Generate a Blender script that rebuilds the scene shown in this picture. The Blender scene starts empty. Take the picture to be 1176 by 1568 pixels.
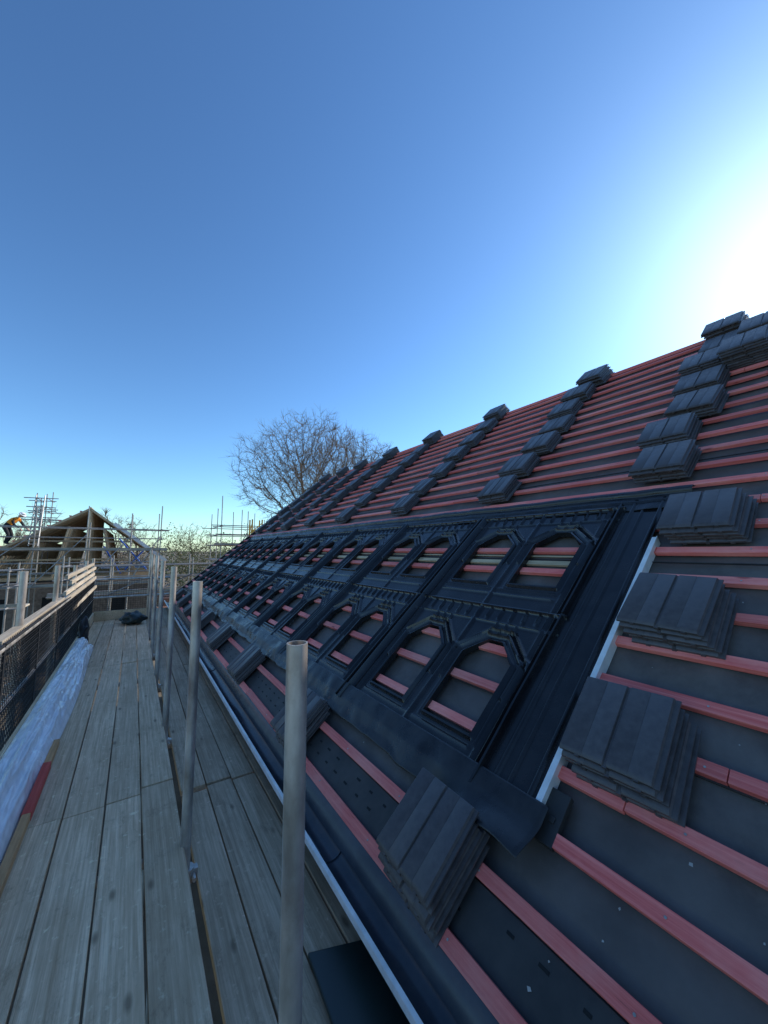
import bpy, math, random
from mathutils import Vector, Matrix, noise, kdtree
random.seed(7)
K=1.7   # author units -> metres (1 unit = camera height above the scaffold deck)
sc=bpy.context.scene
C40=math.cos(math.radians(40)); S40=math.sin(math.radians(40))
XE,ZE=.6725,-.9375
def P(u,s,n=0.0): return Vector((XE+s*C40-n*S40,u,ZE+s*S40+n*C40))
G=.16; YN,YF=-1.9,8.6; STOP=4.1; ZG=-2.8

# ---------------------------------------------------------------- materials
def newmat(name):
    m=bpy.data.materials.new(name); m.use_nodes=True
    nt=m.node_tree; return m,nt,nt.nodes['Principled BSDF']
def N(nt,t,**kw):
    n=nt.nodes.new(t)
    for k,v in kw.items(): setattr(n,k,v)
    return n
def ramp(nt,fac,stops):
    r=N(nt,'ShaderNodeValToRGB'); e=r.color_ramp.elements
    while len(e)<len(stops): e.new(.5)
    for i,(p,c) in enumerate(stops): e[i].position=p; e[i].color=(*c,1)
    nt.links.new(fac,r.inputs[0]); return r.outputs[0]
def tex(nt,scale,detail=6,stretch=(1,1,1),rot=(0,0,0),rough=.6):
    tc=N(nt,'ShaderNodeTexCoord'); mp=N(nt,'ShaderNodeMapping')
    mp.inputs['Scale'].default_value=stretch; mp.inputs['Rotation'].default_value=rot
    nt.links.new(tc.outputs['Object'],mp.inputs[0])
    t=N(nt,'ShaderNodeTexNoise'); t.inputs['Scale'].default_value=scale; t.inputs['Detail'].default_value=detail; t.inputs['Roughness'].default_value=rough
    nt.links.new(mp.outputs[0],t.inputs['Vector']); return t.outputs['Fac']
def mix(nt,a,b,f,mode='MIX'):
    m=N(nt,'ShaderNodeMix',data_type='RGBA',blend_type=mode)
    for sock,v in ((m.inputs[6],a),(m.inputs[7],b)):
        if isinstance(v,tuple): sock.default_value=(*v,1)
        else: nt.links.new(v,sock)
    if isinstance(f,float): m.inputs[0].default_value=f
    else: nt.links.new(f,m.inputs[0])
    return m.outputs[2]
def mapr(nt,v,a,b,c,d):
    m=N(nt,'ShaderNodeMapRange'); nt.links.new(v,m.inputs[0])
    for i,x in enumerate((a,b,c,d)): m.inputs[i+1].default_value=x
    return m.outputs[0]
def bump(nt,b,h,strength=.3,dist=.004):
    n=N(nt,'ShaderNodeBump'); n.inputs['Strength'].default_value=strength; n.inputs['Distance'].default_value=dist
    nt.links.new(h,n.inputs['Height']); nt.links.new(n.outputs[0],b.inputs['Normal'])
def island(nt): return N(nt,'ShaderNodeNewGeometry').outputs['Random Per Island']

def wood(name,dark,light,stain,grain=(60,1.6,60),var=.35,rough=.85,stainamt=.6,knots=True,kscale=(7,2.6,7),bs=.5,dirt=None,fine=False):
    m,nt,b=newmat(name)
    g=tex(nt,1.0,8,grain,rough=.7)
    col=ramp(nt,g,[(.3,dark),(.52,tuple((a+c)/2 for a,c in zip(dark,light))),(.70,light)])
    if fine: # dark drying cracks along the grain
        g2=tex(nt,1.0,5,(150,2.2,150),rough=.8)
        col=mix(nt,col,tuple(x*.35 for x in dark),mapr(nt,g2,.60,.70,0,.7))
    st=tex(nt,2.2,6,(1,.5,1),rough=.7)
    col=mix(nt,col,stain,mapr(nt,st,.45,.70,0,stainamt))
    if dirt:
        d2=tex(nt,11,10,(1,.5,1),rough=.85)
        col=mix(nt,col,dirt,mapr(nt,d2,.54,.66,0,.6))
        d3=tex(nt,26,4,(1,.8,1),rough=.6)
        col=mix(nt,col,tuple(min(1,x*1.2) for x in light),mapr(nt,d3,.62,.74,0,.6))
    if knots:
        tc=N(nt,'ShaderNodeTexCoord'); mp=N(nt,'ShaderNodeMapping'); mp.inputs['Scale'].default_value=kscale
        nt.links.new(tc.outputs['Object'],mp.inputs[0])
        v=N(nt,'ShaderNodeTexVoronoi'); v.inputs['Scale'].default_value=1.0; nt.links.new(mp.outputs[0],v.inputs['Vector'])
        kf=mapr(nt,v.outputs['Distance'],.05,.13,.75,0)
        col=mix(nt,col,tuple(x*.45 for x in dark),kf)
    vv=mapr(nt,island(nt),0,1,1-var,1+var)
    hs=N(nt,'ShaderNodeHueSaturation'); nt.links.new(col,hs.inputs['Color']); nt.links.new(vv,hs.inputs['Value'])
    nt.links.new(hs.outputs[0],b.inputs['Base Color']); b.inputs['Roughness'].default_value=rough
    bump(nt,b,g,bs,.004)
    return m
M={}
M['deck']=wood('weathered_scaffold_board',(.46,.31,.18),(.95,.72,.47),(.46,.31,.17),var=.16,stainamt=.6,dirt=(.30,.20,.115),fine=True,bs=.7)
M['inner']=wood('inner_board_wood',(.34,.235,.14),(.70,.52,.35),(.27,.18,.10),var=.2,dirt=(.2,.14,.085),fine=True)
M['batten']=wood('red_treated_batten',(.70,.085,.07),(1.0,.27,.22),(.98,.40,.32),grain=(45,1.5,70),var=.18,rough=.55,stainamt=.6,kscale=(9,3,9),fine=True)
M['timber']=wood('pale_timber',(.34,.24,.14),(.62,.48,.31),(.25,.17,.10),var=.25)
M['ply']=wood('toe_board_wood',(.50,.25,.10),(.78,.46,.22),(.3,.17,.08),var=.1)
M['redpaint']=wood('red_painted_wood',(.50,.05,.035),(.75,.14,.10),(.4,.13,.09),var=.1)
M['paleboard']=wood('pale_guard_board',(.34,.28,.20),(.64,.55,.43),(.24,.19,.13),var=.25,knots=False)

def simple(name,c1,c2,scale=6,rough=.6,metal=0,bs=.2,bd=.003,var=0,rr=None,coat=0,spec=.5,stretch=(1,1,1),dust=None,trans=0):
    m,nt,b=newmat(name)
    t=tex(nt,scale,8,stretch)
    col=ramp(nt,t,[(.35,c1),(.68,c2)])
    if dust:
        d2=tex(nt,scale*.35,8,(1,1,1),rough=.75); col=mix(nt,col,dust,mapr(nt,d2,.5,.72,0,.5))
    if var:
        vv=mapr(nt,island(nt),0,1,1-var,1+var)
        hs=N(nt,'ShaderNodeHueSaturation'); nt.links.new(col,hs.inputs['Color']); nt.links.new(vv,hs.inputs['Value']); col=hs.outputs[0]
    nt.links.new(col,b.inputs['Base Color'])
    if rr: nt.links.new(mapr(nt,t,.35,.65,rr[0],rr[1]),b.inputs['Roughness'])
    else: b.inputs['Roughness'].default_value=rough
    b.inputs['Metallic'].default_value=metal; b.inputs['Coat Weight'].default_value=coat
    b.inputs['Specular IOR Level'].default_value=spec; b.inputs['Transmission Weight'].default_value=trans
    if bs: bump(nt,b,t,bs,bd)
    return m
M['galv']=simple('galvanised_tube',(.34,.30,.26),(.72,.67,.61),9,metal=.55,rr=(.28,.5),stretch=(1,1,.35),bs=.15,dust=(.26,.18,.12))
M['galvfar']=simple('scaffold_tube_far',(.22,.21,.20),(.42,.40,.37),2,rough=.45,metal=.3,bs=0)
M['tray']=simple('black_tray_plastic',(.009,.008,.009),(.020,.018,.019),5,rr=(.16,.32),bs=.12,bd=.003,dust=(.036,.030,.028))
M['apron']=simple('black_flexible_flashing',(.010,.009,.010),(.028,.025,.025),7,rr=(.2,.45),bs=.5,bd=.008)
M['felt']=simple('roof_underlay',(.082,.066,.058),(.135,.112,.10),3.0,rough=.5,bs=.6,bd=.016,dust=(.22,.185,.16))
M['felt2']=simple('eave_strip',(.026,.023,.021),(.05,.044,.04),6,rough=.5)
M['black']=simple('black_void',(.004,.004,.004),(.008,.008,.008),4,rough=.8)
M['tile']=simple('dark_concrete_tile',(.072,.058,.056),(.100,.083,.080),30,rr=(.36,.5),bs=.12,bd=.001,var=.18,dust=(.125,.105,.10))
M['gutter']=simple('gutter_plastic',(.040,.046,.058),(.07,.08,.096),4,rough=.26,bs=.1,dust=(.13,.11,.095))
M['white']=simple('white_strip',(.62,.62,.60),(.85,.83,.80),8,rough=.4,bs=.1)
M['alu']=simple('aluminium_strip',(.75,.73,.7),(.9,.88,.85),12,rough=.35,metal=.2,bs=.1)
M['mesh']=simple('black_guard_mesh',(.008,.008,.009),(.02,.02,.022),4,rough=.6,bs=0)
M['poly']=simple('polythene_sheet',(.74,.74,.76),(.93,.92,.92),5,rr=(.10,.28),bs=.5,bd=.01)
M['brick']=simple('brick_wall',(.25,.10,.06),(.40,.2,.13),14,rough=.85,var=.2)
M['block']=simple('blockwork_wall',(.13,.10,.08),(.26,.20,.155),9,rough=.9,var=.2)
M['soil']=simple('ground_soil',(.10,.075,.05),(.24,.19,.13),.9,rough=.95,bs=.8,bd=.1)
M['bark']=simple('tree_bark',(.12,.085,.058),(.25,.18,.125),3,rough=.9,bs=0)
M['hedge']=simple('hedge_leaf',(.22,.19,.06),(.42,.36,.15),1.2,rough=.7,bs=0,var=.4)
M['hedge2']=simple('bare_shrub',(.12,.09,.06),(.24,.19,.13),1.2,rough=.8,bs=0,var=.3)
M['orange']=simple('hoist_paint',(.55,.27,.03),(.72,.4,.06),3,rough=.5)
M['blue']=simple('blue_strut_paint',(.03,.10,.40),(.05,.16,.55),3,rough=.4)
M['slate']=simple('grey_slate_roof',(.08,.085,.1),(.16,.17,.19),5,rough=.6,var=.15)
M['darkgreen']=simple('dark_green_plastic',(.012,.022,.02),(.02,.035,.03),5,rough=.4)

# ---------------------------------------------------------------- mesh builder
class MB:
    def __init__(s): s.v=[]; s.f=[]; s.m=[]; s.cur=0
    def add(s,vs,fs):
        o=len(s.v); s.v+= [tuple(x) for x in vs]
        for f in fs: s.f.append([i+o for i in f]); s.m.append(s.cur)
    def hexa(s,p):
        s.add(p,[(0,3,2,1),(4,5,6,7),(0,1,5,4),(1,2,6,5),(2,3,7,6),(3,0,4,7)])
    def box(s,x0,x1,y0,y1,z0,z1):
        s.hexa([(x0,y0,z0),(x1,y0,z0),(x1,y1,z0),(x0,y1,z0),(x0,y0,z1),(x1,y0,z1),(x1,y1,z1),(x0,y1,z1)])
    def rbox(s,u0,u1,s0,s1,n0,n1):
        s.hexa([P(u0,s0,n0),P(u1,s0,n0),P(u1,s1,n0),P(u0,s1,n0),P(u0,s0,n1),P(u1,s0,n1),P(u1,s1,n1),P(u0,s1,n1)])
    def beam(s,a,b,w,h,up=Vector((0,0,1))):
        a=Vector(a);b=Vector(b);d=(b-a).normalized()
        x=d.cross(up)
        if x.length<1e-4: x=d.cross(Vector((1,0,0)))
        x.normalize(); y=x.cross(d)
        q=[x*i*w/2+y*j*h/2 for i,j in((-1,-1),(1,-1),(1,1),(-1,1))]
        s.hexa([a+q[0],a+q[1],a+q[2],a+q[3],b+q[0],b+q[1],b+q[2],b+q[3]])
    def tube(s,a,b,r,r2=None,n=12,caps=True,hollow=False):
        a=Vector(a);b=Vector(b);d=(b-a)
        if d.length<1e-6:return
        d.normalize(); r2=r if r2 is None else r2
        x=d.orthogonal().normalized(); y=d.cross(x)
        vs=[];
        for (p,rr) in((a,r),(b,r2)):
            for i in range(n):
                t=2*math.pi*i/n; vs.append(p+x*math.cos(t)*rr+y*math.sin(t)*rr)
        fs=[(i,(i+1)%n,n+(i+1)%n,n+i) for i in range(n)]
        if hollow:
            for p in (b,b-d*r*3):
                for i in range(n):
                    t=2*math.pi*i/n; vs.append(p+x*math.cos(t)*r*.84+y*math.sin(t)*r*.84)
            fs+=[(n+i,n+(i+1)%n,2*n+(i+1)%n,2*n+i) for i in range(n)]
            fs+=[(2*n+i,2*n+(i+1)%n,3*n+(i+1)%n,3*n+i) for i in range(n)]
            fs.append(tuple(3*n+i for i in range(n)))
            fs.append(tuple(reversed(range(n))))
        elif caps:
            fs.append(tuple(reversed(range(n)))); fs.append(tuple(range(n,2*n)))
        s.add(vs,fs)
    def obj(s,name,mats,parent=None,smooth=False,bevel=0,recalc=True,scale=K,origin=None):
        me=bpy.data.meshes.new(name)
        o0=Vector(origin) if origin is not None else Vector((0,0,0))
        me.from_pydata([((Vector(v)-o0)*scale) for v in s.v],[],s.f)
        if not isinstance(mats,(list,tuple)): mats=[mats]
        for m in mats: me.materials.append(m)
        me.polygons.foreach_set('material_index',s.m)
        if recalc:
            import bmesh
            bm=bmesh.new(); bm.from_mesh(me); bmesh.ops.recalc_face_normals(bm,faces=bm.faces); bm.to_mesh(me); bm.free()
        if smooth: me.polygons.foreach_set('use_smooth',[True]*len(me.polygons))
        me.update()
        o=bpy.data.objects.new(name,me); sc.collection.objects.link(o)
        o.location=o0*scale
        if smooth and smooth!='full':
            try: me.set_sharp_from_angle(angle=math.radians(35))
            except Exception: pass
        if bevel:
            bv=o.modifiers.new('bevel','BEVEL'); bv.width=bevel*scale; bv.segments=2; bv.limit_method='ANGLE'
        if parent: o.parent=parent
        return o
def empty(name):
    e=bpy.data.objects.new(name,None); sc.collection.objects.link(e); e.empty_display_size=.2; return e

# ---------------------------------------------------------------- ground
g=MB(); R=400; nn=60
xs=[-1+2*i/nn for i in range(nn+1)]
for i in range(nn+1):
    for j in range(nn+1):
        x=math.copysign(abs(xs[i])**3,xs[i])*R; y=math.copysign(abs(xs[j])**3,xs[j])*R+8
        d=math.hypot(x,y-8)
        z=ZG+.12*noise.noise(Vector((x*.3,y*.3,0)))*(1 if d>9 else .4)+ (max(0,d-60)*.004)
        g.v.append((x,y,z))
for i in range(nn):
    for j in range(nn):
        a=i*(nn+1)+j; g.f.append([a,a+nn+1,a+nn+2,a+1]); g.m.append(0)
g.obj('ground',M['soil'],smooth=True)

# ---------------------------------------------------------------- house with battened roof
house=empty('house_with_battened_roof')
f=MB(); NU,NS=320,160
for i in range(NU+1):
    for j in range(NS+1):
        u=YN+(YF-YN)*i/NU; s=STOP*j/NS
        n=-.008+.007*noise.noise(Vector((u*1.7,s*2.5,0)))-.006*abs(math.sin(u*math.pi/.36))+.004*noise.noise(Vector((u*7,s*7,4)))+.006*max(0,noise.noise(Vector((u*5+s*6,s*2-u*2,14))))
        f.v.append(P(u,s,n))
for i in range(NU):
    for j in range(NS):
        a=i*(NS+1)+j; f.f.append([a,a+NS+1,a+NS+2,a+1]); f.m.append(0)
f.obj('roof_underlay',M['felt'],house,smooth='full')
f=MB()
for s0 in (.62,1.38,2.15,2.9,3.65): f.rbox(YN,YF,s0,s0+.004,-.002,.003)
f.obj('underlay_laps',M['felt2'],house)
TY0,TY1=.66,.83+.887*8
b=MB()
def batten(s0,ya,yb,w=.034,t=.019):
    y=ya
    while y<yb-.01:
        L=random.uniform(1.8,2.7); e=min(y+L,yb)
        if yb-e<.3: e=yb
        j=random.uniform(-.003,.003)
        q=5; ring=[]
        for k in range(q+1):
            yy=y+(e-y)*k/q; bo=.0025*math.sin(math.pi*k/q)*(1 if j>0 else -1)+j*(1-2*k/q)
            ring+= [P(yy,s0+bo,0),P(yy,s0+bo+w,0),P(yy,s0+bo+w,t),P(yy,s0+bo,t)]
        fs=[(0,1,2,3),(4*q,4*q+3,4*q+2,4*q+1)]
        for k in range(q):
            for c in range(4): fs.append((4*k+c,4*k+4+c,4*k+4+(c+1)%4,4*k+(c+1)%4))
        b.add(ring,fs); y=e+.002
batten(-.008,YN,YF,.036,.024)
for n in range(1,26): batten(n*G-.017,YN,YF)
b.obj('battens',M['batten'],house,bevel=.0015)
nl=MB()
for n in range(0,14):
    u=YN+.1
    while u<5:
        if not (TY0<u<TY1 and .3<n*G<1.85):
            c=P(u+random.uniform(-.01,.01),n*G+(.01 if n==0 else 0),(.0245 if n==0 else .0195)); nl.tube(c,c+(P(0,0,.0012)-P(0,0,0)),.0028,n=8)
        u+=.36
nl.obj('batten_nails',M['galv'],house)
e=MB(); e.rbox(YN,YF,.028,.142,.0035,.006)
e.obj('eave_vent_strip',M['felt2'],house)
e=MB(); u=YN
while u<5.5:
    for s_,off in ((.066,0),(.106,.035)):
        if random.random()<.8: e.rbox(u+off,u+off+random.uniform(.014,.024),s_,s_+.007,.0062,.0072)
    u+=.085
e.obj('eave_vent_slots',M['black'],house)
e=MB()
for i in range(130):
    u=random.uniform(-.5,1.5); s_=random.uniform(.03,1.8)
    if u>.62 and s_>.28: continue
    a=random.uniform(0,3); r=random.uniform(.0015,.005)
    e.add([P(u+r*math.cos(a+k*1.57)*random.uniform(.5,1.3),s_+r*math.sin(a+k*1.57)*random.uniform(.5,1.3),.0075) for k in range(4)],[(0,1,2,3)])
e.obj('mortar_crumbs',simple('crumb',(.3,.28,.25),(.5,.46,.42),5,bs=0),house)
GX,GZ,GR=.606,-.99,.05
gt=MB(); prof=[]
for i in range(13):
    t=math.pi+math.pi*i/12; prof.append((GX+GR*math.cos(t),GZ+GR*math.sin(t)))
prof2=[(GX+(GR-.004)*math.cos(math.pi+math.pi*i/12),GZ+(GR-.004)*math.sin(math.pi+math.pi*i/12)) for i in range(12,-1,-1)]
pr=prof+prof2; n=len(pr)
vs=[(x,YN,z) for x,z in pr]+[(x,YF,z) for x,z in pr]
gt.add(vs,[(i,(i+1)%n,n+(i+1)%n,n+i) for i in range(n)])
gt.obj('gutter',M['gutter'],house,smooth=True)
gu=MB()
y=1.26-2.35
while y<YF:
    yy,w,rr=y,.045,.0025
    prA=[(GX+(GR+rr)*math.cos(math.pi+math.pi*i/12),GZ+(GR+rr)*math.sin(math.pi+math.pi*i/12)) for i in range(13)]
    prB=[(GX+(GR-.0075)*math.cos(math.pi+math.pi*i/12),GZ+(GR-.0075)*math.sin(math.pi+math.pi*i/12)) for i in range(12,-1,-1)]
    q=prA+prB;n=len(q); q=[(x,z+.001) for x,z in q]
    gu.add([(x,yy-w,z) for x,z in q]+[(x,yy+w,z) for x,z in q],[(i,(i+1)%n,n+(i+1)%n,n+i) for i in range(n)]+[tuple(range(n)),tuple(range(2*n-1,n-1,-1))])
    y+=2.35
gu.obj('gutter_unions',M['gutter'],house,smooth=True)
et=MB()
pts=[(XE+.03,ZE+.022),(XE-.006,ZE-.004),(.640,-.965),(.628,-1.0)]
m_=80
for i in range(m_+1):
    y=YN+(YF-YN)*i/m_
    for k,(x,z) in enumerate(pts):
        w=.003*noise.noise(Vector((y*3,k,0)))
        et.v.append((x+w,y,z+w))
for i in range(m_):
    for k in range(3):
        a=i*4+k; et.f.append([a,a+4,a+5,a+1]); et.m.append(0)
et.obj('eave_tray',M['gutter'],house,smooth='full')
w=MB(); y=YN
while y<YF:
    e_=min(y+2.35,YF); w.hexa([(GX-GR-.011,y,GZ-.014),(GX-GR+.001,y,GZ-.014),(GX-GR+.001,e_,GZ-.014),(GX-GR-.011,e_,GZ-.014),(GX-GR-.008,y,GZ+.002),(GX-GR+.002,y,GZ+.006),(GX-GR+.002,e_,GZ+.006),(GX-GR-.008,e_,GZ+.002)]); y=e_+.004
w.obj('gutter_lip_strip',M['white'],house,bevel=.001)
w=MB(); w.box(.662,.675,YN,YF,-1.14,-.95); w.box(.675,.78,YN,YF,-1.14,-1.13)
w.obj('fascia_and_soffit',M['felt2'],house)
w=MB(); XR=XE+STOP*C40; XB=2*XR-XE; ZR=ZE+STOP*S40
w.box(.78,XB-.1,YN,YF-.06,ZG,-1.13)
for y in (YN+.02,YF-.08):
    w.add([(.78,y,-1.13),(XB-.1,y,-1.13),(XR,y,ZR-.06),(.78,y+.04,-1.13),(XB-.1,y+.04,-1.13),(XR,y+.04,ZR-.06)],[(0,1,2),(3,5,4),(0,2,5,3),(1,4,5,2)])
w.obj('brick_walls',M['brick'],house)
w=MB(); w.add([(XR+.005,YN,ZR),(XR+.005,YF,ZR),(XB,YF,ZE),(XB,YN,ZE)],[(0,1,2,3)])
w.obj('rear_roof_slope',M['slate'],house,recalc=False)
w=MB(); w.rbox(YF,YF+.02,-.02,STOP,-.05,.02); w.rbox(YF-.03,YF+.022,0,STOP,.021,.028)
w.obj('verge_board',M['felt2'],house)
w=MB(); w.beam((XR-.01,YN,ZR+.0),(XR-.01,YF,ZR+.0),.05,.03)
w.obj('ridge_batten',M['batten'],house,bevel=.002)

# ---------------------------------------------------------------- solar mounting trays (height-field relief with real openings)
TW,TH=.887,.735
def opening_sdf(u,s,uc):
    hw=.124; s0,s1=.145,.53
    a=abs(u-uc)
    return max(a-hw, s0-s, s-s1, (a*.70+(s-s1)*.714)-(hw*.70-.062))
def sm(x,a,b):
    t=min(1,max(0,(x-a)/(b-a))); return t*t*(3-2*t)
def ridge(x,c,w,h): return h*(1-sm(abs(x-c),w*.45,w))
def theight(u,s):
    h=0.0
    da=opening_sdf(u,s,.236); db=opening_sdf(u,s,.622); d=min(da,db)
    h+= .012*(1-sm(d,.007,.015))*(1 if d>-.02 else 0)
    uc=.236 if da<db else .622
    if s>.30: h+=ridge(d,.036,.009,.014)
    if s>.44: h+=ridge(d,.060,.008,.013)
    h+= ridge(d,.024,.004,.003)
    if s>.5 and .03<d<.1: h+=ridge(abs(u-uc),.05,.006,.010)+ridge(abs(u-uc),.0,.006,.010)
    for c,wd,hh in ((.018,.010,.024),(.046,.007,.012),(.070,.006,.008),(.429,.012,.008),(.418,.004,.004),(.80,.008,.012),(.825,.006,.009),(.868,.012,.026)):
        h=max(h,ridge(u,c,wd,hh))
    if s>.64:
        for k in range(11): h=max(h,ridge(u,.11+k*.064,.008,.010)*sm(s,.64,.655)*(1-sm(s,.695,.71)))
    h=max(h,ridge(s,.715,.010,.016)); h=max(h,ridge(s,.625,.006,.008))
    h=max(h,ridge(s,.07,.006,.008)*(1 if .1<u<.78 else 0)); h=max(h,ridge(s,.105,.005,.006)*(1 if .1<u<.78 else 0))
    return h
cell=.0072; nu=int(TW/cell); ns=int(TH/cell)
tb=MB()
O=P(0,0,0)
def Dl(u,s,n): return P(u,s,n)-O
for i in range(nu+1):
    for j in range(ns+1):
        u=TW*i/nu; s=TH*j/ns
        for uc in (.236,.622):
            d=opening_sdf(u,s,uc)
            if abs(d)<cell*.62:
                e_=.0005
                gx=(opening_sdf(u+e_,s,uc)-opening_sdf(u-e_,s,uc))/(2*e_); gy=(opening_sdf(u,s+e_,uc)-opening_sdf(u,s-e_,uc))/(2*e_)
                L=max(.2,gx*gx+gy*gy); u-=gx*d/L; s-=gy*d/L
        tb.v.append((u,s,0))
keep=[]
for i in range(nu):
    for j in range(ns):
        a=i*(ns+1)+j; q=[a,a+ns+1,a+ns+2,a+1]
        cu=sum(tb.v[k][0] for k in q)/4; cs=sum(tb.v[k][1] for k in q)/4
        if min(opening_sdf(cu,cs,.236),opening_sdf(cu,cs,.622))<-.0002: continue
        keep.append(q)
used={k for q in keep for k in q}
from collections import Counter
ec=Counter()
for q in keep:
    for a,b_ in zip(q,q[1:]+q[:1]): ec[frozenset((a,b_))]+=1
remap={}; nv=[]
for k in sorted(used):
    u,s,_=tb.v[k]; remap[k]=len(nv); nv.append(Dl(u,s,theight(u,s)+.0025*noise.noise(Vector((u*5,s*5,0)))))
fs=[[remap[k] for k in q] for q in keep]
low={}
for eg,c in ec.items():
    if c==1:
        a,b_=tuple(eg)
        for k in (a,b_):
            if k not in low:
                u,s,_=tb.v[k]; low[k]=len(nv); nv.append(Dl(u,s,-.016 if .1<s<.6 and .08<u<.8 else -.004))
        fs.append([remap[a],remap[b_],low[b_],low[a]])
tme=bpy.data.meshes.new('solar_mounting_tray')
tme.from_pydata([v*K for v in nv],[],fs); tme.materials.append(M['tray'])
tme.polygons.foreach_set('use_smooth',[True]*len(fs))
try: tme.set_sharp_from_angle(angle=math.radians(50))
except Exception: pass
for r in range(2):
    for k in range(8):
        o=bpy.data.objects.new('solar_mounting_tray',tme); sc.collection.objects.link(o)
        o.location=P(.83+.887*k+random.uniform(-.003,.003),.30+.72*r+random.uniform(-.004,.004),.0225+.004*r)*K
fl=empty('solar_array_flashing')
def sheet(name,us,ss,fn,mat,parent=fl,sfn=None):
    m=MB()
    for u in us:
        for s in ss:
            s2=s if sfn is None else sfn(u,s)
            m.v.append(P(u,s2,fn(u,s)))
    k=len(ss)
    for i in range(len(us)-1):
        for j in range(k-1):
            a=i*k+j; m.f.append([a,a+k,a+k+1,a+1]); m.m.append(0)
    o=m.obj(name,mat,parent,smooth='full',recalc=False)
    sd=o.modifiers.new('thick','SOLIDIFY'); sd.thickness=.003; return o
def lin(a,b,n): return [a+(b-a)*i/n for i in range(n+1)]
def side(u,s):
    h=.022+.003*noise.noise(Vector((u*9,s*5,1)))
    h=max(h,.022+ridge(u,.80,.010,.010)); h=max(h,.022+ridge(u,.755,.006,.007)); h=max(h,.022+ridge(u,.684,.008,.014))
    return h
sheet('side_flashing',lin(.668,.848,60),lin(.26,1.80,60),side,M['tray'])
sheet('side_flashing_far',lin(TY1-.02,TY1+.12,20),lin(.26,1.80,30),lambda u,s:.022+ridge(u,TY1+.1,.01,.02),M['tray'])
def apron(u,s):
    wv=noise.noise(Vector((u*5,s*4,3)))*.013+noise.noise(Vector((u*14,s*9,5)))*.006
    t=(s-.19)/.19
    base=.030*min(1,t*1.6)+.006 + (1-min(1,t))*max(0,wv)*2.2+wv*.4
    if u<.95: base+=.065*(1-sm(s,.22,.33))*(1-sm(u,.70,.95))
    return max(base,.024 if s>.17 else .02)
sheet('bottom_apron',lin(.62,TY1+.1,420),lin(.235,.375,22),lambda u,s:apron(u,s)+.004,M['apron'],sfn=lambda u,s:s+(.375-s)/.14*.018*(noise.noise(Vector((u*4,0,9)))+.5*noise.noise(Vector((u*11,2,9)))))
def topf(u,s):
    wv=noise.noise(Vector((u*4,s*3,8)))*.007+noise.noise(Vector((u*13,s*6,2)))*.003
    return .030+ridge(s,1.845,.022,.018)+ridge(s,1.78,.008,.008)+wv
sheet('top_flashing',lin(.585,TY1+.1,500),lin(1.715,1.875,34),topf,M['apron'],sfn=lambda u,s:s+(s-1.715)/.16*.014*noise.noise(Vector((u*3.5,0,29))))
a=MB(); a.rbox(.645,.662,.335,1.50,.030,.035); a.rbox(.642,.645,.335,1.50,-.002,.040)
a.obj('side_angle',M['alu'],fl)
a=MB(); a.rbox(.59,.66,.30,.43,.001,.02); a.rbox(.605,.62,.35,.365,.021,.024)
a.obj('angle_end_cap',M['felt2'],fl,bevel=.003)
a=MB(); a.rbox(.86,TY1,1.40,1.41,.0,.003)
for k in range(8):
    for uc in (.236,.622):
        u0=.83+.887*k+uc
        a.rbox(u0-.13,u0+.13,1.335,1.362,-.001,.010)
a.obj('support_laths',M['timber'],fl)

# ---------------------------------------------------------------- roof tile stacks
TL=.236; TS=.90
prof=[(-.131,.0),(-.131,.005),(-.118,.005),(-.115,.0125),(-.062,.013),(-.059,.0115),(-.056,.013),(-.006,.013),(-.003,.0075),(.003,.0075),(.006,.013),(.060,.013),(.063,.0115),(.066,.013),(.127,.0125),(.131,.009),(.131,.0)]
prof=[(a*TS,b) for a,b in prof]
def tile(mb,uc,s0,n0,rot,O=None):
    secs=[(-TL/2,.55),(-TL/2+.006,.9),(-TL/2+.014,1),(TL/2-.004,1),(TL/2,.8)]
    k=len(prof); vs=[]
    cr,sr=math.cos(rot),math.sin(rot)
    for s_,hs in secs:
        for u_,h_ in prof:
            uu=u_*cr-s_*sr; s2=u_*sr+s_*cr
            vs.append(P(uc+uu,s0+s2,n0+h_*hs))
    fs=[]
    for a in range(len(secs)-1):
        for i in range(k):
            fs.append((a*k+i,a*k+(i+1)%k,(a+1)*k+(i+1)%k,(a+1)*k+i))
    fs.append(tuple(range(k))); fs.append(tuple(range((len(secs)-1)*k,len(secs)*k)))
    mb.add(vs,fs)
    for q in (-.07,.0,.07):
        uu=q*cr+TL/2*sr; s2=q*sr-TL/2*cr
        mb.rbox(uc+uu-.006,uc+uu+.006,s0+s2-.003,s0+s2+.01,n0-.002,n0+.006)
def stack(uc,s0,layers=5,n0=.020,slide=.006,rot=0):
    mb=MB()
    for k in range(layers):
        tile(mb,uc+slide*(k-layers/2)+random.uniform(-.006,.006),s0+slide*.8*(k-layers/2)+random.uniform(-.008,.008),n0+k*.0148,rot+random.uniform(-.03,.03))
    return mb.obj('roof_tile_stack',M['tile'],smooth=True,origin=P(uc,s0,n0))
stack(.865,.128,5,.022,slide=.008,rot=.03)
for u in (1.84,2.86,3.88,4.9,5.95,6.95,7.9): stack(u+random.uniform(-.03,.03),.118,5,.022,rot=random.uniform(-.06,.06))
stack(.505,.622,5,slide=.008,rot=-.03)
stack(.495,1.095,5,slide=.008,rot=.02)
stack(.50,1.60,5,slide=.007,rot=.0)
cols=[.76,1.78,2.98,4.2,5.35,6.35,7.25,8.1]
for ci,u in enumerate(cols):
    for k in range(7):
        s0=2.10+k*.325+random.uniform(-.015,.015)
        stack(u+random.uniform(-.04,.04),s0,random.choice((4,5,5,6)) if k<6 else 7,rot=random.uniform(-.07,.07))
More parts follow.
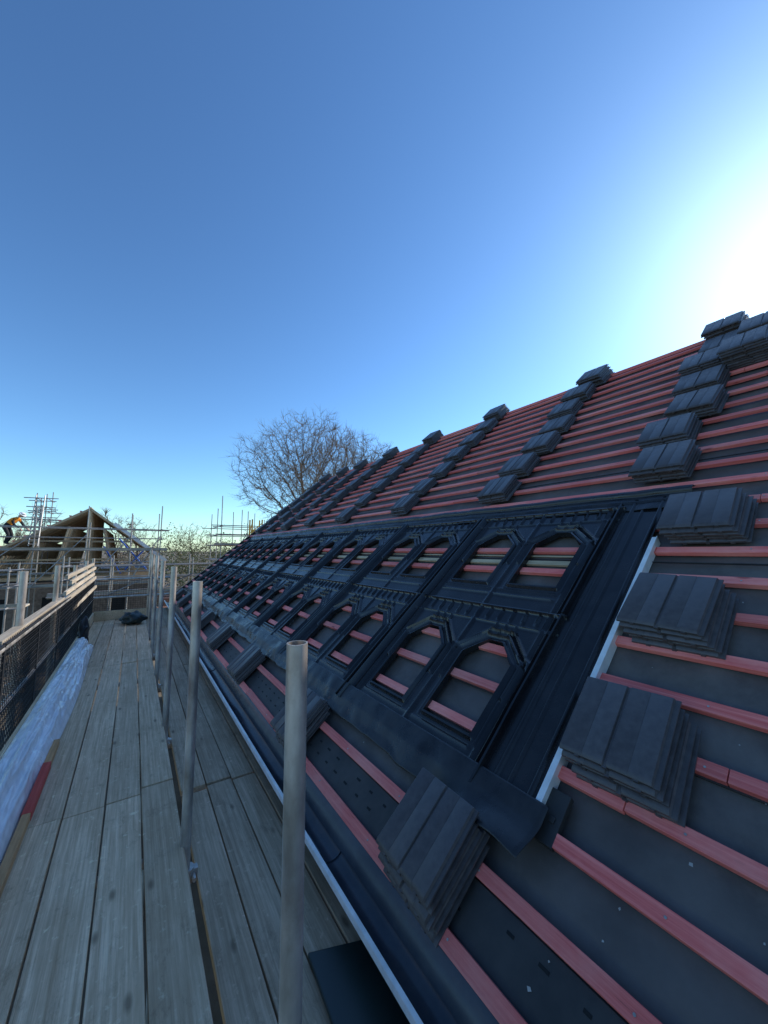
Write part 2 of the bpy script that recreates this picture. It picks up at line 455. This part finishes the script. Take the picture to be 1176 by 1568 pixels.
for s0 in (2.42,2.9,3.4): stack(-.35,s0,5)
stack(-.45,.3,5); stack(-.45,1.1,5)
stack(.56,3.36,9); stack(.50,3.66,9)

# ---------------------------------------------------------------- scaffold deck
sd=empty('scaffold_walkway')
d=MB()
edges=[-.415,-.293,-.168,-.0375,.080,.200]
for i in range(5):
    joints=[-2.5,-.28,1.92,4.12,6.32,6.72]
    jj=random.uniform(-.012,.012)
    if i==4: jj=.04
    for a_,b_ in zip(joints,joints[1:]):
        dz=random.uniform(-.005,.003); dz2=random.uniform(-.005,.003)
        x0,x1=edges[i]+.0028,edges[i+1]-.0028
        y0,y1=a_+jj+.0035,b_+jj-.0035
        q=8; ring=[]; sd1=random.uniform(0,50)
        for k in range(q+1):
            yy=y0+(y1-y0)*k/q; zz=-1+dz+(dz2-dz)*k/q; w0=.0016*noise.noise(Vector((yy*2,sd1,0))); w1=.0016*noise.noise(Vector((yy*2,sd1,9)))
            if i==4: w1*=3
            ring+=[(x0+w0,yy,zz-.024),(x1+w1,yy,zz-.024),(x1+w1,yy,zz),(x0+w0,yy,zz)]
        fs=[(0,1,2,3),(4*q,4*q+3,4*q+2,4*q+1)]
        for k in range(q):
            for c in range(4): fs.append((4*k+c,4*k+4+c,4*k+4+(c+1)%4,4*k+(c+1)%4))
        d.add(ring,fs)
d.obj('boards',M['deck'],sd,bevel=.0025)
d=MB()
ed=[.238,.345,.455,.563,.66]
for i in range(4):
    for a_,b_ in ((-2.5,-.1),(-.1,2.0),(2.0,4.15),(4.15,6.3),(6.3,8.4)):
        o_=random.uniform(-.02,.02); z=-1.10+random.uniform(-.004,.004)
        d.box(ed[i]+.002,ed[i+1]-.003,a_+o_+.003,b_+o_-.003,z-.024,z)
d.obj('inner_boards',M['inner'],sd,bevel=.002)
d=MB(); d.box(-.287,-.262,1.2,2.6,-.995,-.965); d.obj('toe_strip',M['ply'],sd,bevel=.002)
d=MB(); d.box(-.289,-.260,1.95,2.35,-.9955,-.9635); d.obj('red_painted_strip',M['redpaint'],sd,bevel=.002)
t=MB(); TR=.0165
def coupler(mb,x,y,z):
    mb.tube((x,y,z-.022),(x,y,z+.022),TR*1.45,n=10); mb.box(x-.034,x+.034,y-.012,y+.012,z-.016,z+.016); mb.tube((x+.02,y-.04,z),(x+.02,y+.0,z),.007,n=6)
posts=[(.222,.576,-.146,.236),(.200,1.52,-.115,.21),(.205,2.56,-.10,.207),(.207,3.6,-.09,.207),(.21,4.65,-.06,.21),(.21,5.7,-.06,.21),(.22,6.75,.0,.22)]
for x,y,zt,xb in posts:
    t.tube((xb,y,ZG),(x,y,zt),TR,n=24,hollow=True)
    coupler(t,xb,y,-1.10)
    t.tube((-.6,y+.05,-1.045),(.185,y+.05,-1.045),TR*.9,n=12)
    t.tube((.16,y+.05,-1.145),(.62,y+.05,-1.145),TR*.9,n=12)
t.tube((.215,-2.4,-1.17),(.215,7.0,-1.17),TR*.9,n=12)
for y in (-.4,1.65,2.7,3.75,4.8,5.85,6.75):
    t.tube((-.475,y,ZG),(-.475,y,-.13+random.uniform(-.03,.03)),TR,n=16,hollow=True); coupler(t,-.475,y,-.42); coupler(t,-.475,y,-.70); coupler(t,-.475,y,-1.05)
t.tube((-.452,-2.4,-.425),(-.452,6.8,-.425),TR,n=16); t.tube((-.452,-2.4,-.70),(-.452,6.8,-.70),TR*.95,n=12)
t.tube((-.505,-2.4,-.455),(-.505,5.2,-.45),TR,n=16)
t.tube((-.5,6.74,-.425),(.5,6.74,-.425),TR,n=12); t.tube((-.5,6.74,-.68),(.5,6.74,-.68),TR,n=12)
t.tube((-.475,-2.4,-1.06),(-.475,7.0,-1.06),TR*.9,n=12)
t.obj('tubes_and_couplers',M['galv'],sd,smooth=True)
t=MB()
for a_,b_ in ((-2.4,1.5),(1.51,3.9),(3.91,6.7)): t.box(-.437,-.420,a_,b_,-1.0,-.88)
t.box(-.42,.2,6.70,6.717,-1.0,-.87)
t.obj('toe_boards',M['deck'],sd,bevel=.002)
t=MB()
for k,(z,x,ya,yb) in enumerate(((-.20,-.45,4.3,6.3),(-.26,-.44,4.5,6.5),(-.325,-.43,4.1,6.2),(-.385,-.425,3.7,6.4),(-.52,-.425,4.6,6.6))):
    t.beam((x-.03,ya,z-.04),(x+.01,yb,z+.012),.02,.035)
t.beam((-.475,2.3,-.405),(-.47,4.0,-.395),.045,.02)
t.obj('guard_boards',M['paleboard'],sd,bevel=.002)
t=MB(); wz=.0014
def wire(mb,a,b,r): mb.tube(a,b,r,n=4,caps=False)
for lay,(x,sp,off) in enumerate(((-.440,.030,0),(-.449,.030,.013))):
    y=-.6
    while y<6.7:
        wire(t,(x,y+off,-.995),(x,y+off,-.40),wz*1.1); y+=sp
    z=-.99
    while z<-.40:
        wire(t,(x,-.6,z+off*.5),(x,6.7,z+off*.5),wz*1.1); z+=sp
for y in [-.6+.72*k for k in range(11)]: t.box(-.4445,-.4365,y-.008,y+.008,-.995,-.40)
for z in (-.98,-.70,-.41): t.box(-.4445,-.4365,-.6,6.7,z-.006,z+.006)
y=-.42
while y<.2:
    wire(t,(y,6.73,-.87),(y,6.73,-.43),wz*1.5); y+=.03
z=-.87
while z<-.42: wire(t,(-.42,6.73,z),(.2,6.73,z),wz*1.5); z+=.03
t.obj('brick_guard_mesh',M['mesh'],sd)

p=MB(); nu_,nv_=300,50
for i in range(nu_+1):
    y=1.62+(5.0-1.62)*i/nu_
    e_=min(1,(y-1.60)/.10)**.5*min(1,max(.05,(5.02-y)/.2))**.5
    for j in range(nv_+1):
        q=j/nv_
        x=-.418+.145*q**.9*e_
        z=-.993+ (.115*(1-q)**1.3+.055*math.sin(math.pi*q)**.8)*e_
        fold=.030*noise.noise(Vector((y*1.3,q*4.0,1)))+.018*noise.noise(Vector((y*3.0+q*3,q*9,4)))+.009*abs(noise.noise(Vector((y*7+q*5,q*10,7))))+.004*noise.noise(Vector((y*20,q*14,7)))
        ed2=math.sin(math.pi*min(1,max(0,q)))**.5
        p.v.append((x+.012*math.sin(y*2.1+1)*q+fold*.4*ed2,y,max(-.994+.001*q,z+fold*ed2*e_)))
for i in range(nu_):
    for j in range(nv_):
        a=i*(nv_+1)+j; p.f.append([a,a+nv_+1,a+nv_+2,a+1]); p.m.append(0)
p.obj('polythene_sheet_roll',M['poly'],smooth='full')
def lump(name,c,sx,sy,sz,mat,seed,rough=.25):
    m=MB(); A,B=28,16
    for j in range(B+1):
        ph=math.pi*j/B
        for i in range(A):
            th=2*math.pi*i/A; d_=Vector((math.cos(th)*math.sin(ph),math.sin(th)*math.sin(ph),math.cos(ph)))
            r=1+rough*noise.noise(d_*1.8+Vector((seed,0,0)))+rough*.5*noise.noise(d_*5+Vector((0,seed,0)))
            z=d_.z*sz*r
            m.v.append((c[0]+d_.x*sx*r,c[1]+d_.y*sy*r,max(c[2]+z,c[2]-sz*.75)))
    for j in range(B):
        for i in range(A):
            m.f.append([j*A+i,j*A+(i+1)%A,(j+1)*A+(i+1)%A,(j+1)*A+i]); m.m.append(0)
    return m.obj(name,mat,smooth='full')
lump('black_work_jacket',(-.40,5.05,-.86),.05,.14,.13,M['mesh'],3,.6)
lump('black_tool_bag',(.04,6.2,-.93),.14,.18,.085,M['darkgreen'],8,.4)
m=MB(); m.hexa([(.42,.55,-1.094),(.60,.55,-1.094),(.61,.98,-1.094),(.45,1.04,-1.094),(.42,.55,-1.082),(.60,.55,-1.082),(.61,.98,-1.08),(.45,1.04,-1.08)])
m.obj('dark_plastic_offcut',M['darkgreen'],bevel=.004)

# ---------------------------------------------------------------- generic scaffold
def scaffold(name,xs,ys,lifts,top,jit=.15,boards=True,braces=True,toe=.06):
    e=empty(name); t=MB(); r=.0145
    for x in xs:
        for y in ys:
            t.tube((x,y,ZG),(x+random.uniform(-.02,.02),y,top+random.uniform(-jit,jit)),r,n=8)
    for z in lifts:
        for dz in (0,.33,.6):
            for y in ys: t.tube((xs[0]-random.uniform(.1,.35),y-.03,z+dz),(xs[-1]+random.uniform(.1,.35),y-.03,z+dz+random.uniform(-.02,.02)),r*.95,n=6)
            for x in (xs[0],xs[-1]): t.tube((x+.03,ys[0]-.2,z+dz),(x+.03,ys[-1]+.2,z+dz),r*.95,n=6)
    if braces:
        for i in range(len(xs)-1):
            t.tube((xs[i],ys[0]-.04,lifts[0]),(xs[i+1],ys[0]-.04,lifts[-1]+.4),r*.9,n=6)
    t.obj('tubes',M['galvfar'],e,smooth=True)
    if boards:
        b_=MB()
        for z in lifts:
            for k in range(4): b_.box(xs[0]-.2,xs[-1]+.2,ys[0]+.02+k*.135,ys[0]+.15+k*.135,z-.03,z-.006)
            b_.box(xs[0]-.2,xs[-1]+.2,ys[0]-.01,ys[0]+.005,z-.0,z+toe)
        b_.obj('boards',M['paleboard'],e)
    return e
h2=empty('timber_frame_house')
y0,y1=14.0,20.0; px_,pz_=-1.15,1.22
xl,zl=-4.4,pz_-(3.25)*math.tan(math.radians(33)); xr,zr=.75,-.28
m=MB()
m.box(xl+.25,xr-.2,y0+.35,y1,ZG,-.95)
m.obj('blockwork_walls',M['block'],h2)
m=MB()
for xx in (-3.3,-2.1,-.6): m.box(xx,xx+.45,y0+.335,y0+.349,-2.3,-1.35)
m.obj('window_openings',M['black'],h2)
m=MB()
y=y0
while y<=y1:
    m.beam((xl,y,zl),(px_,y,pz_),.03,.06); m.beam((px_,y,pz_),(xr,y,zr),.03,.06); m.beam((xl+.3,y,-.82),(xr,y,-.82),.03,.06)
    for xx in (-3.2,-2.6,-1.9,-1.15,-.5,0.05):
        zt=pz_-abs(xx-px_)*((pz_-zl)/(px_-xl) if xx<px_ else (pz_-zr)/(xr-px_))
        m.beam((xx,y,-.8),(xx+(.3 if xx<px_ else -.3)*(xx!=-1.15),y,zt-.06),.025,.045)
    y+=.36
m.beam((px_,y0,pz_),(px_,y1,pz_),.04,.1)
for z,xa,xb in ((.25,-2.6,-.05),(-.28,-3.3,.4)): m.beam((xa,y0-.03,z),(xb,y0-.03,z),.03,.05)
m.obj('roof_trusses',M['timber'],h2)
m=MB()
def sl(t_,off): return (px_+(xl-px_)*t_,pz_+(zl-pz_)*t_+off)
xa,za=sl(0,.05); xb_,zb=sl(.95,.05); m.add([(xa,y0+.1,za),(xa,y1,za),(xb_,y1,zb),(xb_,y0+.1,zb)],[(0,1,2,3)])
m.add([(px_,y0+.6,pz_+.05),(px_,y1,pz_+.05),(xr,y1,zr+.05),(xr,y0+.6,zr+.05)],[(0,1,2,3)])
m.obj('roof_covering',M['slate'],h2,recalc=False)
m=MB()
for k in range(1,14):
    x,z=sl(k/14,.075); m.beam((x,y0+.1,z),(x,y1,z),.05,.03)
m.obj('roof_battens',M['batten'],h2)
m=MB(); m.beam((px_+.6,y0-.06,pz_-.42),(xr+.12,y0-.06,zr-.07),.03,.10)
m.obj('white_bargeboard',M['white'],h2)
m=MB()
for (a_,b_) in (((-.4,13.7,.35),(.35,13.7,-.6)),((-.2,13.7,-.6),(.25,13.7,.0)),((-.75,13.7,.1),(-.3,13.7,-.7))): m.tube(a_,b_,.022,n=8)
m.obj('blue_props',M['blue'],h2)
scaffold('neighbour_scaffold',[-3.6,-2.15,-1.1,-.1,.62],[12.9,13.6],[-.95,.0],1.0,jit=.4)
scaffold('access_scaffold',[-2.62,-2.36],[15.5,16.3],[.6,1.0],1.8,boards=False)
scaffold('side_scaffold',[-3.4,-2.6,-1.7],[8.6,9.2],[-.95],-.22,jit=.1)
m=MB()
for x in (-2.30,-2.12): m.tube((x,13.2,.1),(x,13.6,1.5),.014,n=6)
for k in range(12): m.tube((-2.30,13.2+.4*k/12,.15+k*.115),(-2.12,13.2+.4*k/12,.15+k*.115),.010,n=6)
m.obj('scaffold_ladder',M['galvfar'])
scaffold('far_gable_scaffold',[2.2,2.95,3.7,4.5],[12.2,13.0,14.2],[-.9,.15],1.35,jit=.35)
scaffold('rear_plot_scaffold',[-1.2,-.4,.4,1.2,2.0],[10.0,10.8],[-.95],-.15,jit=.05)
hs=empty('loading_hoist'); m=MB()
hx,hy=3.0,11.8
for dx in (0,.30):
    for dy in (0,.30): m.beam((hx+dx,hy+dy,ZG),(hx+dx,hy+dy,.95),.04,.04)
z=ZG
while z<.7:
    m.beam((hx,hy,z),(hx+.30,hy,z+.28),.025,.025); m.beam((hx,hy,z),(hx+.30,hy,z),.025,.025); m.beam((hx,hy,z+.3),(hx,hy+.30,z),.02,.02); z+=.28
m.box(hx-.05,hx+.35,hy-.12,hy-.03,.25,.62); m.box(hx+.2,hx+.5,hy-.1,hy-.03,-.1,.2)
m.obj('mast_and_cage',M['orange'],hs,bevel=.005)

# ---------------------------------------------------------------- pallets of bricks, site stuff
def pallet(x,y,z=ZG,a=0):
    e=empty('brick_pallet'); m=MB()
    for r in range(9):
        for i in range(7):
            for j in range(4):
                m.box(x+i*.13,x+i*.13+.125,y+j*.065*2,y+j*.065*2+.12,z+.1+r*.042,z+.1+r*.042+.039)
    m.obj('bricks',M['brick'],e)
    m=MB()
    for i in range(5): m.box(x+i*.2,x+i*.2+.1,y-.02,y+.55,z+.075,z+.09)
    for j in (0,.23,.46): m.box(x,x+.9,y+j,y+j+.06,z,z+.075)
    m.obj('pallet',M['timber'],e)
for x,y in ((-.9,19),(.9,17.5),(1.2,22),(.9,23),(1.3,21),(-2.4,24)): pallet(x,y)
fe=MB()
for k in range(18):
    x=-9+k*1.3; fe.tube((x,27,ZG),(x,27,ZG+1.2),.02,n=6)
    for z in (.1,1.18): fe.tube((x,27,ZG+z),(x+1.25,27,ZG+z),.014,n=6)
    for q in range(12): fe.tube((x+q*.105,27,ZG+.1),(x+q*.105,27,ZG+1.18),.004,n=4)
fe.obj('site_fence',M['galvfar'])
sh=empty('storage_shed'); m=MB(); m.box(-1.7,.5,24.5,26.6,ZG,ZG+1.4); m.obj('walls',M['slate'],sh)
m=MB(); m.hexa([(-1.85,24.3,ZG+1.4),(.65,24.3,ZG+1.4),(.65,26.8,ZG+1.4),(-1.85,26.8,ZG+1.4),(-1.85,25.5,ZG+1.95),(.65,25.5,ZG+1.95),(.65,25.6,ZG+1.95),(-1.85,25.6,ZG+1.95)]); m.obj('roof',M['slate'],sh)
m=MB(); m.box(-1.0,-.5,24.47,24.497,ZG,ZG+1.15); m.box(-.2,.25,24.47,24.497,ZG+.6,ZG+1.1); m.obj('door_and_window',M['white'],sh)

# ---------------------------------------------------------------- trees: space colonisation crowns
def colony_tree(name,base,height,rx,crown_lo,seed,mat,npts=2600,step=.26,tip=.0075,twigs=2,twl=.34):
    rnd=random.Random(seed); base=Vector(base)
    c0=base.z+height*(crown_lo+1)/2; rz=height*(1-crown_lo)/2
    pts=[]
    while len(pts)<npts:
        d=Vector((rnd.gauss(0,1),rnd.gauss(0,1),rnd.gauss(0,1))).normalized()
        rr=rnd.random()**.42
        k=1+.30*noise.noise(d*1.6+Vector((seed,0,0)))+.18*noise.noise(d*4+Vector((0,seed,0)))
        zz=d.z*rz*rr*k
        if d.z<0: zz*=.85
        pts.append(Vector((base.x+d.x*rx*rr*k,base.y+d.y*rx*rr*k,c0+zz)))
    nodes=[base.copy()]; par=[-1]
    tops=base.z+height*crown_lo*.95; p=base.copy()
    while p.z<tops:
        p=p+Vector((rnd.uniform(-.06,.06),rnd.uniform(-.06,.06),step)); nodes.append(p.copy()); par.append(len(nodes)-2)
    alive=pts; kill=step*1.25; infl=rx*1.4
    for it in range(80):
        kd=kdtree.KDTree(len(nodes))
        for i,q in enumerate(nodes): kd.insert(q,i)
        kd.balance()
        acc={}; nxt=[]
        for a in alive:
            co,i,dd=kd.find(a)
            if dd<kill: continue
            nxt.append(a)
            if dd<infl:
                v=(a-co)/dd
                if i in acc: acc[i]+=v
                else: acc[i]=v.copy()
        alive=nxt
        if not acc: break
        for i,v in acc.items():
            v=v.normalized()+Vector((rnd.uniform(-1,1),rnd.uniform(-1,1),rnd.uniform(-.8,1)))*.30
            if v.length<.1: continue
            nodes.append(nodes[i]+v.normalized()*step*rnd.uniform(.8,1.1)); par.append(i)
        if len(nodes)>14000: break
    nN=len(nodes); area=[0.0]*nN
    for i in range(nN-1,0,-1):
        if area[i]==0: area[i]=tip**2.15
        area[par[i]]+=area[i]
    t=MB()
    rad=[a**(1/2.15) for a in area]
    for i in range(1,nN):
        r0=min(rad[par[i]],rad[i]*1.6); r1=rad[i]
        t.tube(nodes[par[i]],nodes[i],r0,r1,n=(8 if r1>.1 else 5 if r1>.03 else 3),caps=False)
        if r1<.035:
            dirn=(nodes[i]-nodes[par[i]]).normalized()
            for k in range(twigs):
                d1=(dirn+Vector((rnd.uniform(-1,1),rnd.uniform(-1,1),rnd.uniform(-.6,1)))*.85).normalized()
                q=nodes[i]; L=twl*rnd.uniform(.5,1.3)
                m1=q+d1*L*.5; d2=(d1+Vector((rnd.uniform(-1,1),rnd.uniform(-1,1),rnd.uniform(-.5,1)))*.4).normalized(); m2=m1+d2*L*.6
                t.tube(q,m1,tip*.75,tip*.55,n=3,caps=False); t.tube(m1,m2,tip*.55,tip*.35,n=3,caps=False)
    return t.obj(name,mat,recalc=False,smooth='full')
colony_tree('bare_oak_tree',(8.7,22,ZG),11.3,4.3,.33,11,M['bark'],2900,step=.25,tip=.0078,twigs=4,twl=.5)
colony_tree('bare_oak_tree',(13.2,25,ZG),12.1,4.3,.33,5,M['bark'],2500,step=.27,tip=.0080,twigs=4,twl=.5)
colony_tree('bare_oak_tree',(17.0,27,ZG),11.8,3.2,.35,23,M['bark'],1500,step=.27,tip=.0080,twigs=4,twl=.5)
for i,(x,y,hh) in enumerate(((-1.2,30,5.6),(.2,31,5.0),(-6.5,30,5.2),(-5.2,33,5.6),(3.6,31,4.8))):
    colony_tree('bare_shrub_tree',(x,y,ZG),hh,1.5,.2,40+i,M['hedge2'],450,step=.22,tip=.009,twigs=3)
def hedge(name,items,mat,count,size):
    m=MB()
    for (x,y,z,rx,ry,rz) in items:
        for _ in range(count):
            d_=Vector((random.gauss(0,1),random.gauss(0,1),random.gauss(0,1))).normalized()*(random.random()**.45)
            k=1+.35*noise.noise(d_*2.2+Vector((x,y,0)))
            c=Vector((x+d_.x*rx*k,y+d_.y*ry*k,z+d_.z*rz*k))
            a_=Vector((random.uniform(-1,1),random.uniform(-1,1),random.uniform(-1,1)))*size; b_=Vector((random.uniform(-1,1),random.uniform(-1,1),random.uniform(-1,1)))*size
            m.add([c,c+a_,c+b_],[(0,1,2)])
    return m.obj(name,mat,recalc=False)
hedge('distant_hedge',[(1.6+random.uniform(-.3,.3)+k*.95,26+random.uniform(-1,1),-1.2+random.uniform(-.3,.2),.9,.9,2.3+random.uniform(-.4,.6)) for k in range(8)],M['hedge'],2200,.09)
hedge('distant_treeline',[(-45+k*3.0+random.uniform(-1,1),48+random.uniform(-4,4),-2.2,2.4,2,2.3+random.uniform(-.5,1.3)) for k in range(36)],M['hedge2'],900,.22)

# ---------------------------------------------------------------- roofer bending on the neighbouring roof
def skin_body(name,pts,edges,radii,mat,root=0,parent=None,sub=2):
    me=bpy.data.meshes.new(name); me.from_pydata(pts,edges,[]); o=bpy.data.objects.new(name,me); sc.collection.objects.link(o)
    sm_=o.modifiers.new('skin','SKIN'); sm_.use_smooth_shade=True
    sv=me.skin_vertices[0].data if me.skin_vertices else None
    if sv:
        for i,r in enumerate(radii): sv[i].radius=(r,r); sv[i].use_root=(i==root)
    ss=o.modifiers.new('sub','SUBSURF'); ss.levels=sub; ss.render_levels=sub
    me.materials.append(mat)
    if parent: o.parent=parent
    return o
wk=empty('roofer')
cm,nt,bb=newmat('roofer_clothes')
tc=N(nt,'ShaderNodeTexCoord')
vd=N(nt,'ShaderNodeVectorMath',operation='DISTANCE'); nt.links.new(tc.outputs['Object'],vd.inputs[0]); vd.inputs[1].default_value=(.28,0,1.18)
cc=ramp(nt,vd.outputs['Value'],[(.255,(.80,.30,.03)),(.265,(.012,.012,.015))]); nt.links.new(cc,bb.inputs['Base Color']); bb.inputs['Roughness'].default_value=.8
skinm=simple('skin',(.45,.25,.18),(.6,.36,.27),4,rough=.5,bs=0)
pts=[(0,0,.86),(.14,0,1.05),(.33,0,1.22),(.46,0,1.31),
 (0,.11,.82),(.16,.15,.46),(-.03,.15,.10),(.15,.16,.05),
 (0,-.11,.82),(.22,-.14,.47),(.10,-.15,.10),(.28,-.16,.05),
 (.36,.2,1.22),(.50,.26,.96),(.70,.2,.80),
 (.36,-.2,1.22),(.47,-.25,.95),(.66,-.18,.78)]
ed_=[(0,1),(1,2),(2,3),(0,4),(4,5),(5,6),(6,7),(0,8),(8,9),(9,10),(10,11),(2,12),(12,13),(13,14),(2,15),(15,16),(16,17)]
rd=[.15,.145,.16,.065,.10,.07,.05,.045,.10,.07,.05,.045,.07,.052,.035,.07,.052,.035]
skin_body('body',pts,ed_,rd,cm,0,wk)
hp=[(.46,0,1.31),(.53,0,1.36),(.60,0,1.40),(.66,0,1.43)]
skin_body('head',hp,[(0,1),(1,2),(2,3)],[.055,.07,.098,.085],skinm,0,wk)
skin_body('nose',[(.66,0,1.37),(.71,0,1.35)],[(0,1)],[.018,.014],skinm,0,wk,1)
for sgn in (1,-1):
    wx,wy,wz_=(.70,.2,.80) if sgn>0 else (.66,-.18,.78)
    pp=[(wx,wy,wz_),(wx+.07,wy,wz_-.05)]; ee=[(0,1)]; rr=[.03,.032]
    for k in range(4):
        yy_=wy+(k-1.5)*.02; n0=len(pp); L=[.03,.034,.032,.024][k]
        pp+=[(wx+.10,yy_,wz_-.075),(wx+.11+L*.6,yy_,wz_-.11),(wx+.10+L*.4,yy_,wz_-.11-L)]; ee+=[(1,n0),(n0,n0+1),(n0+1,n0+2)]; rr+=[.010,.009,.008]
    n0=len(pp); pp+=[(wx+.05,wy-sgn*.045,wz_-.07),(wx+.09,wy-sgn*.05,wz_-.11)]; ee+=[(0,n0),(n0,n0+1)]; rr+=[.011,.009]
    skin_body('hand_left' if sgn>0 else 'hand_right',pp,ee,rr,skinm,0,wk,1)
m=MB()
for j in range(7):
    ph=math.pi/2*j/6
    for i in range(20):
        th=2*math.pi*i/20; m.v.append((.62+ .14*math.cos(th)*math.cos(ph)-.05*math.sin(ph),.115*math.sin(th)*math.cos(ph),1.44+.12*math.sin(ph)))
for j in range(6):
    for i in range(20): m.f.append([j*20+i,j*20+(i+1)%20,(j+1)*20+(i+1)%20,(j+1)*20+i]); m.m.append(0)
m.tube((.63,0,1.432),(.64,0,1.442),.155,n=20)
m.obj('helmet',simple('helmet_white',(.7,.7,.7),(.8,.8,.8),2,rough=.3,bs=0),wk,smooth=True,scale=1)
wx_=-2.98; wy_=14.35; wz0=pz_+(wx_+.06-px_)*(pz_-zl)/(px_-xl)+.07
wk.location=Vector((wx_,wy_,wz0))*K; wk.rotation_euler=(0,0,math.radians(-25))

# ---------------------------------------------------------------- light, sky, camera
SE=math.radians(29.5); AZ=math.radians(86)
sdv=Vector((math.sin(AZ)*math.cos(SE),math.cos(AZ)*math.cos(SE),math.sin(SE)))
L=bpy.data.lights.new('sun','SUN'); L.energy=5.0; L.angle=math.radians(.5); L.color=(1,.94,.86)
lo=bpy.data.objects.new('sun',L); sc.collection.objects.link(lo); lo.rotation_euler=(-sdv).to_track_quat('-Z','Y').to_euler()
W=bpy.data.worlds.new('World'); sc.world=W; W.use_nodes=True; nt=W.node_tree; nt.nodes.clear()
sky=nt.nodes.new('ShaderNodeTexSky'); sky.sky_type='NISHITA'; sky.sun_disc=False; sky.sun_elevation=SE; sky.sun_rotation=AZ
sky.air_density=1.0; sky.dust_density=.32; sky.ozone_density=1.8; sky.altitude=20
gm=nt.nodes.new('ShaderNodeGamma'); gm.inputs[1].default_value=1.2
tint=nt.nodes.new('ShaderNodeMix'); tint.data_type='RGBA'; tint.blend_type='MULTIPLY'; tint.inputs[0].default_value=1; tint.inputs[7].default_value=(.70,.96,1.12,1)
bg=nt.nodes.new('ShaderNodeBackground'); bg.inputs[1].default_value=.145; out=nt.nodes.new('ShaderNodeOutputWorld')
nt.links.new(sky.outputs[0],gm.inputs[0]); nt.links.new(gm.outputs[0],tint.inputs[6]); nt.links.new(tint.outputs[2],bg.inputs[0]); nt.links.new(bg.outputs[0],out.inputs[0])
cam=bpy.data.cameras.new('camera'); co=bpy.data.objects.new('camera',cam); sc.collection.objects.link(co); sc.camera=co
cam.sensor_fit='VERTICAL'; cam.sensor_height=36; cam.lens=13.0; cam.clip_start=.05; cam.clip_end=3000
psi=math.radians(33.9); th=math.radians(5.85)
fwd=Vector((math.sin(psi)*math.cos(th),math.cos(psi)*math.cos(th),math.sin(th)))
co.location=(0,0,0); co.rotation_euler=fwd.to_track_quat('-Z','Y').to_euler()
sc.view_settings.view_transform='Standard'; sc.view_settings.look='None'; sc.view_settings.exposure=0
